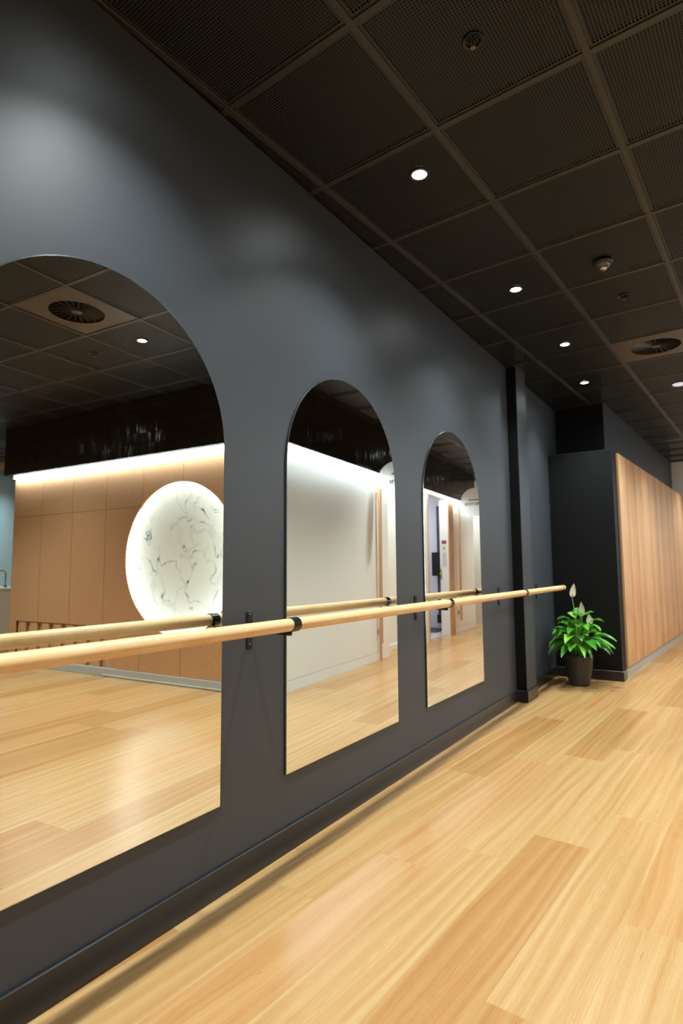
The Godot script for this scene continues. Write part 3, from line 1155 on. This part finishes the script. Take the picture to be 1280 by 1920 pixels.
func build_plant() -> void:
	var at := Vector3(0.305, 0, -6.19)
	var pot := thing("potted_peace_lily", "leafy green peace lily with white flowers in a dark round pot", "potted plant", at)
	put(pot, "pot", lathe([Vector2(0, 0.012), Vector2(0.082, 0.0), Vector2(0.09, 0.004), Vector2(0.096, 0.02), Vector2(0.118, 0.12), Vector2(0.134, 0.24), Vector2(0.138, 0.285), Vector2(0.136, 0.292), Vector2(0.129, 0.291), Vector2(0.124, 0.25)].map(func(v): return v), 48, true), M["pot clay"])
	put(pot, "soil", lathe([Vector2(0.125, 0.262), Vector2(0.06, 0.272), Vector2(0, 0.275)], 32, true), M["soil"])
	var r := RandomNumberGenerator.new()
	r.seed = 905
	var mats := [M["leaf deep"], M["leaf mid"], M["leaf bright"]]
	var n := 0
	# [count, reach, rise, droop, length]
	for ring in [[14, 0.20, 0.14, 0.09, 0.18], [17, 0.20, 0.20, 0.06, 0.19], [17, 0.15, 0.27, 0.04, 0.19], [13, 0.10, 0.33, 0.0, 0.17], [7, 0.04, 0.36, -0.05, 0.15]]:
		var count: int = ring[0]
		for k in count:
			var az := TAU * (k + r.randf_range(-0.35, 0.35)) / count + n * 0.3
			var away := Vector3(cos(az), 0, sin(az))
			var reach: float = ring[1] * r.randf_range(0.8, 1.25)
			if away.x < -0.2:
				reach = minf(reach, 0.25 / -away.x - 0.15)
			if away.z < -0.2:
				reach = minf(reach, 0.33 / -away.z - 0.16)
			var o := put(pot, "leaf", leaf_mesh(az, reach, ring[2] * r.randf_range(0.7, 1.18), ring[3] * r.randf_range(0.7, 1.3), r.randf_range(0.07, 0.105), ring[4] * r.randf_range(0.85, 1.15), r), mats[[0, 1, 0, 2, 1][r.randi_range(0, 4)]], Vector3(0, 0.265, 0))
		n += 1
	# flowers: stalk, white spathe, yellow spadix
	for f in [[Vector3(-0.035, 0.905, 0.0), 0.115, 0.5, 0.25], [Vector3(0.058, 0.735, 0.02), 0.105, -0.3, 0.1], [Vector3(0.115, 0.63, -0.03), 0.085, 0.2, -0.1]]:
		var top: Vector3 = f[0]
		var low: Vector3 = top - Vector3(0, float(f[1]) * 0.5, 0)
		put(pot, "flower_stalk", tube([Vector3(0.01, 0.26, 0), Vector3(0.012, 0.45, 0).lerp(low, 0.3), low.lerp(Vector3(0.012, 0.5, 0), 0.2), low], [0.004, 0.0038, 0.0034, 0.003], 8), M["leaf bright"])
		var st := begin(true)
		var nn := 8
		var rows := []
		for k in nn + 1:
			var t := float(k) / nn
			var w := 0.03 * pow(sin(PI * pow(t, 0.62)), 0.85) if t < 1.0 else 0.0
			var y: float = f[1] * t * 1.25
			var back := -0.012 * sin(PI * t) + 0.012 * t
			rows.append([Vector3(-w, y, 0.35 * w + back), Vector3(-w * 0.5, y, 0.08 * w + back), Vector3(0, y, back), Vector3(w * 0.5, y, 0.08 * w + back), Vector3(w, y, 0.35 * w + back)])
		for k in nn:
			for e in 4:
				quad(st, rows[k][e], rows[k][e + 1], rows[k + 1][e + 1], rows[k + 1][e])
		var sp := put(pot, "spathe", finish(st), M["spathe"], low, Vector3(0.1, f[2], -f[3] * 0.5))
		put(sp, "spadix", tube([Vector3(0, 0.004, 0.01), Vector3(0, 0.03, 0.014), Vector3(0, 0.058, 0.013)], [0.005, 0.0055, 0.003], 8), M["spadix"])


# ---------------------------------------------------------------- the room seen through the doorway

func build_side_room() -> void:
	var w := structure("wall_side_room", "pale lavender room beyond the doorway", COPPER_AT, SIDE_TURN)
	put(w, "wall_face", box(Vector3(0.15, 0, -6.45), Vector3(2.3, 3.0, -6.3)), M["lavender paint"])
	put(w, "wall_face", box(Vector3(2.2, 0, -6.45), Vector3(2.3, 3.0, -4.1)), M["lavender paint"])
	put(w, "wall_face", box(Vector3(0.34, 0, -4.2), Vector3(2.3, 3.0, -4.1)), M["lavender paint"])
	put(w, "ceiling_face", box(Vector3(0.2, 2.7, -6.45), Vector3(2.3, 2.75, -4.1)), M["lavender paint"])
	put(w, "carpet", box(Vector3(0.12, -0.01, -6.3), Vector3(2.25, 0.004, -4.25)), M["pale carpet"])
	var at := func(x: float, y: float, z: float) -> Vector3:
		return COPPER_AT + Vector3(x, y, z).rotated(Vector3.UP, SIDE_TURN)
	var l := thing("ceiling_panel_light", "square ceiling light panel in the lavender room", "ceiling light", at.call(1.2, 2.695, -5.2), SIDE_TURN)
	put(l, "diffuser", box(Vector3(-0.3, -0.012, -0.3), Vector3(0.3, 0.0, 0.3)), M["strip lens"])
	var a := AreaLight3D.new()
	a.name = "panel_glow"
	a.area_size = Vector2(0.58, 0.58)
	a.light_color = Color(0.95, 0.96, 1.0)
	a.light_energy = 2.2
	a.area_range = 10.0
	a.area_attenuation = 2.0
	a.shadow_enabled = true
	l.add_child(a)
	a.position = Vector3(0, -0.016, 0)
	a.rotation.x = -PI / 2
	var m := thing("floor_mat", "dark grey mat on the floor of the lavender room", "mat", at.call(0.75, 0.004, -5.95), SIDE_TURN)
	put(m, "mat_pad", box(Vector3(-0.4, 0, -0.33), Vector3(0.6, 0.02, 0.33), 0.006), M["dark mat"])
	var u := thing("wall_rail_unit", "dark upright rail with a box fixed to the lavender wall", "wall rail", at.call(0.45, 0.12, -6.28), SIDE_TURN)
	put(u, "rail", box(Vector3(-0.05, 0, -0.02), Vector3(0.05, 2.2, 0.05), 0.004), M["dark rail"])
	put(u, "housing", box(Vector3(-0.06, 0.88, 0.05), Vector3(0.13, 1.32, 0.14), 0.01), M["black metal"])
	put(u, "foot", box(Vector3(-0.03, 0.0, 0.05), Vector3(0.06, 0.16, 0.1), 0.006), M["black metal"])
	# notices on the reveal of the doorway, facing the room
	var n := thing("door_notice", "posted notices with a red block and yellow triangle on the doorway reveal", "notice", at.call(0.072, 1.2, -5.338), SIDE_TURN)
	put(n, "sheet", box(Vector3(-0.05, -0.05, 0), Vector3(0.05, 0.43, 0.002)), M["paper"])
	put(n, "red_block", box(Vector3(-0.042, 0.36, 0.002), Vector3(0.042, 0.42, 0.003)), M["notice red"])
	var st := begin()
	add_extruded(st, PackedVector2Array([Vector2(-0.03, 0.27), Vector2(0.03, 0.27), Vector2(0.0, 0.325)]), 0.002, 0.003)
	put(n, "yellow_triangle", finish(st), M["notice yellow"])
	for k in 6:
		put(n, "text_line", box(Vector3(-0.035, 0.0 + 0.038 * k, 0.002), Vector3(0.03 - 0.01 * (k % 2), 0.012 + 0.038 * k, 0.003)), M["notice grey"])
	var h := thing("latch_plate", "small brass latch on the edge of the doorway reveal", "latch", at.call(0.136, 1.04, -5.338), SIDE_TURN)
	put(h, "plate", box(Vector3(-0.012, -0.09, 0), Vector3(0.012, 0.09, 0.003), 0.001), M["brass"])
	put(h, "knob", lathe([Vector2(0, 0.04), Vector2(0.014, 0.038), Vector2(0.018, 0.028), Vector2(0.012, 0.016), Vector2(0.008, 0.0)], 20, true), M["brass"], Vector3(0, 0, 0.003), Vector3(PI / 2, 0, 0))
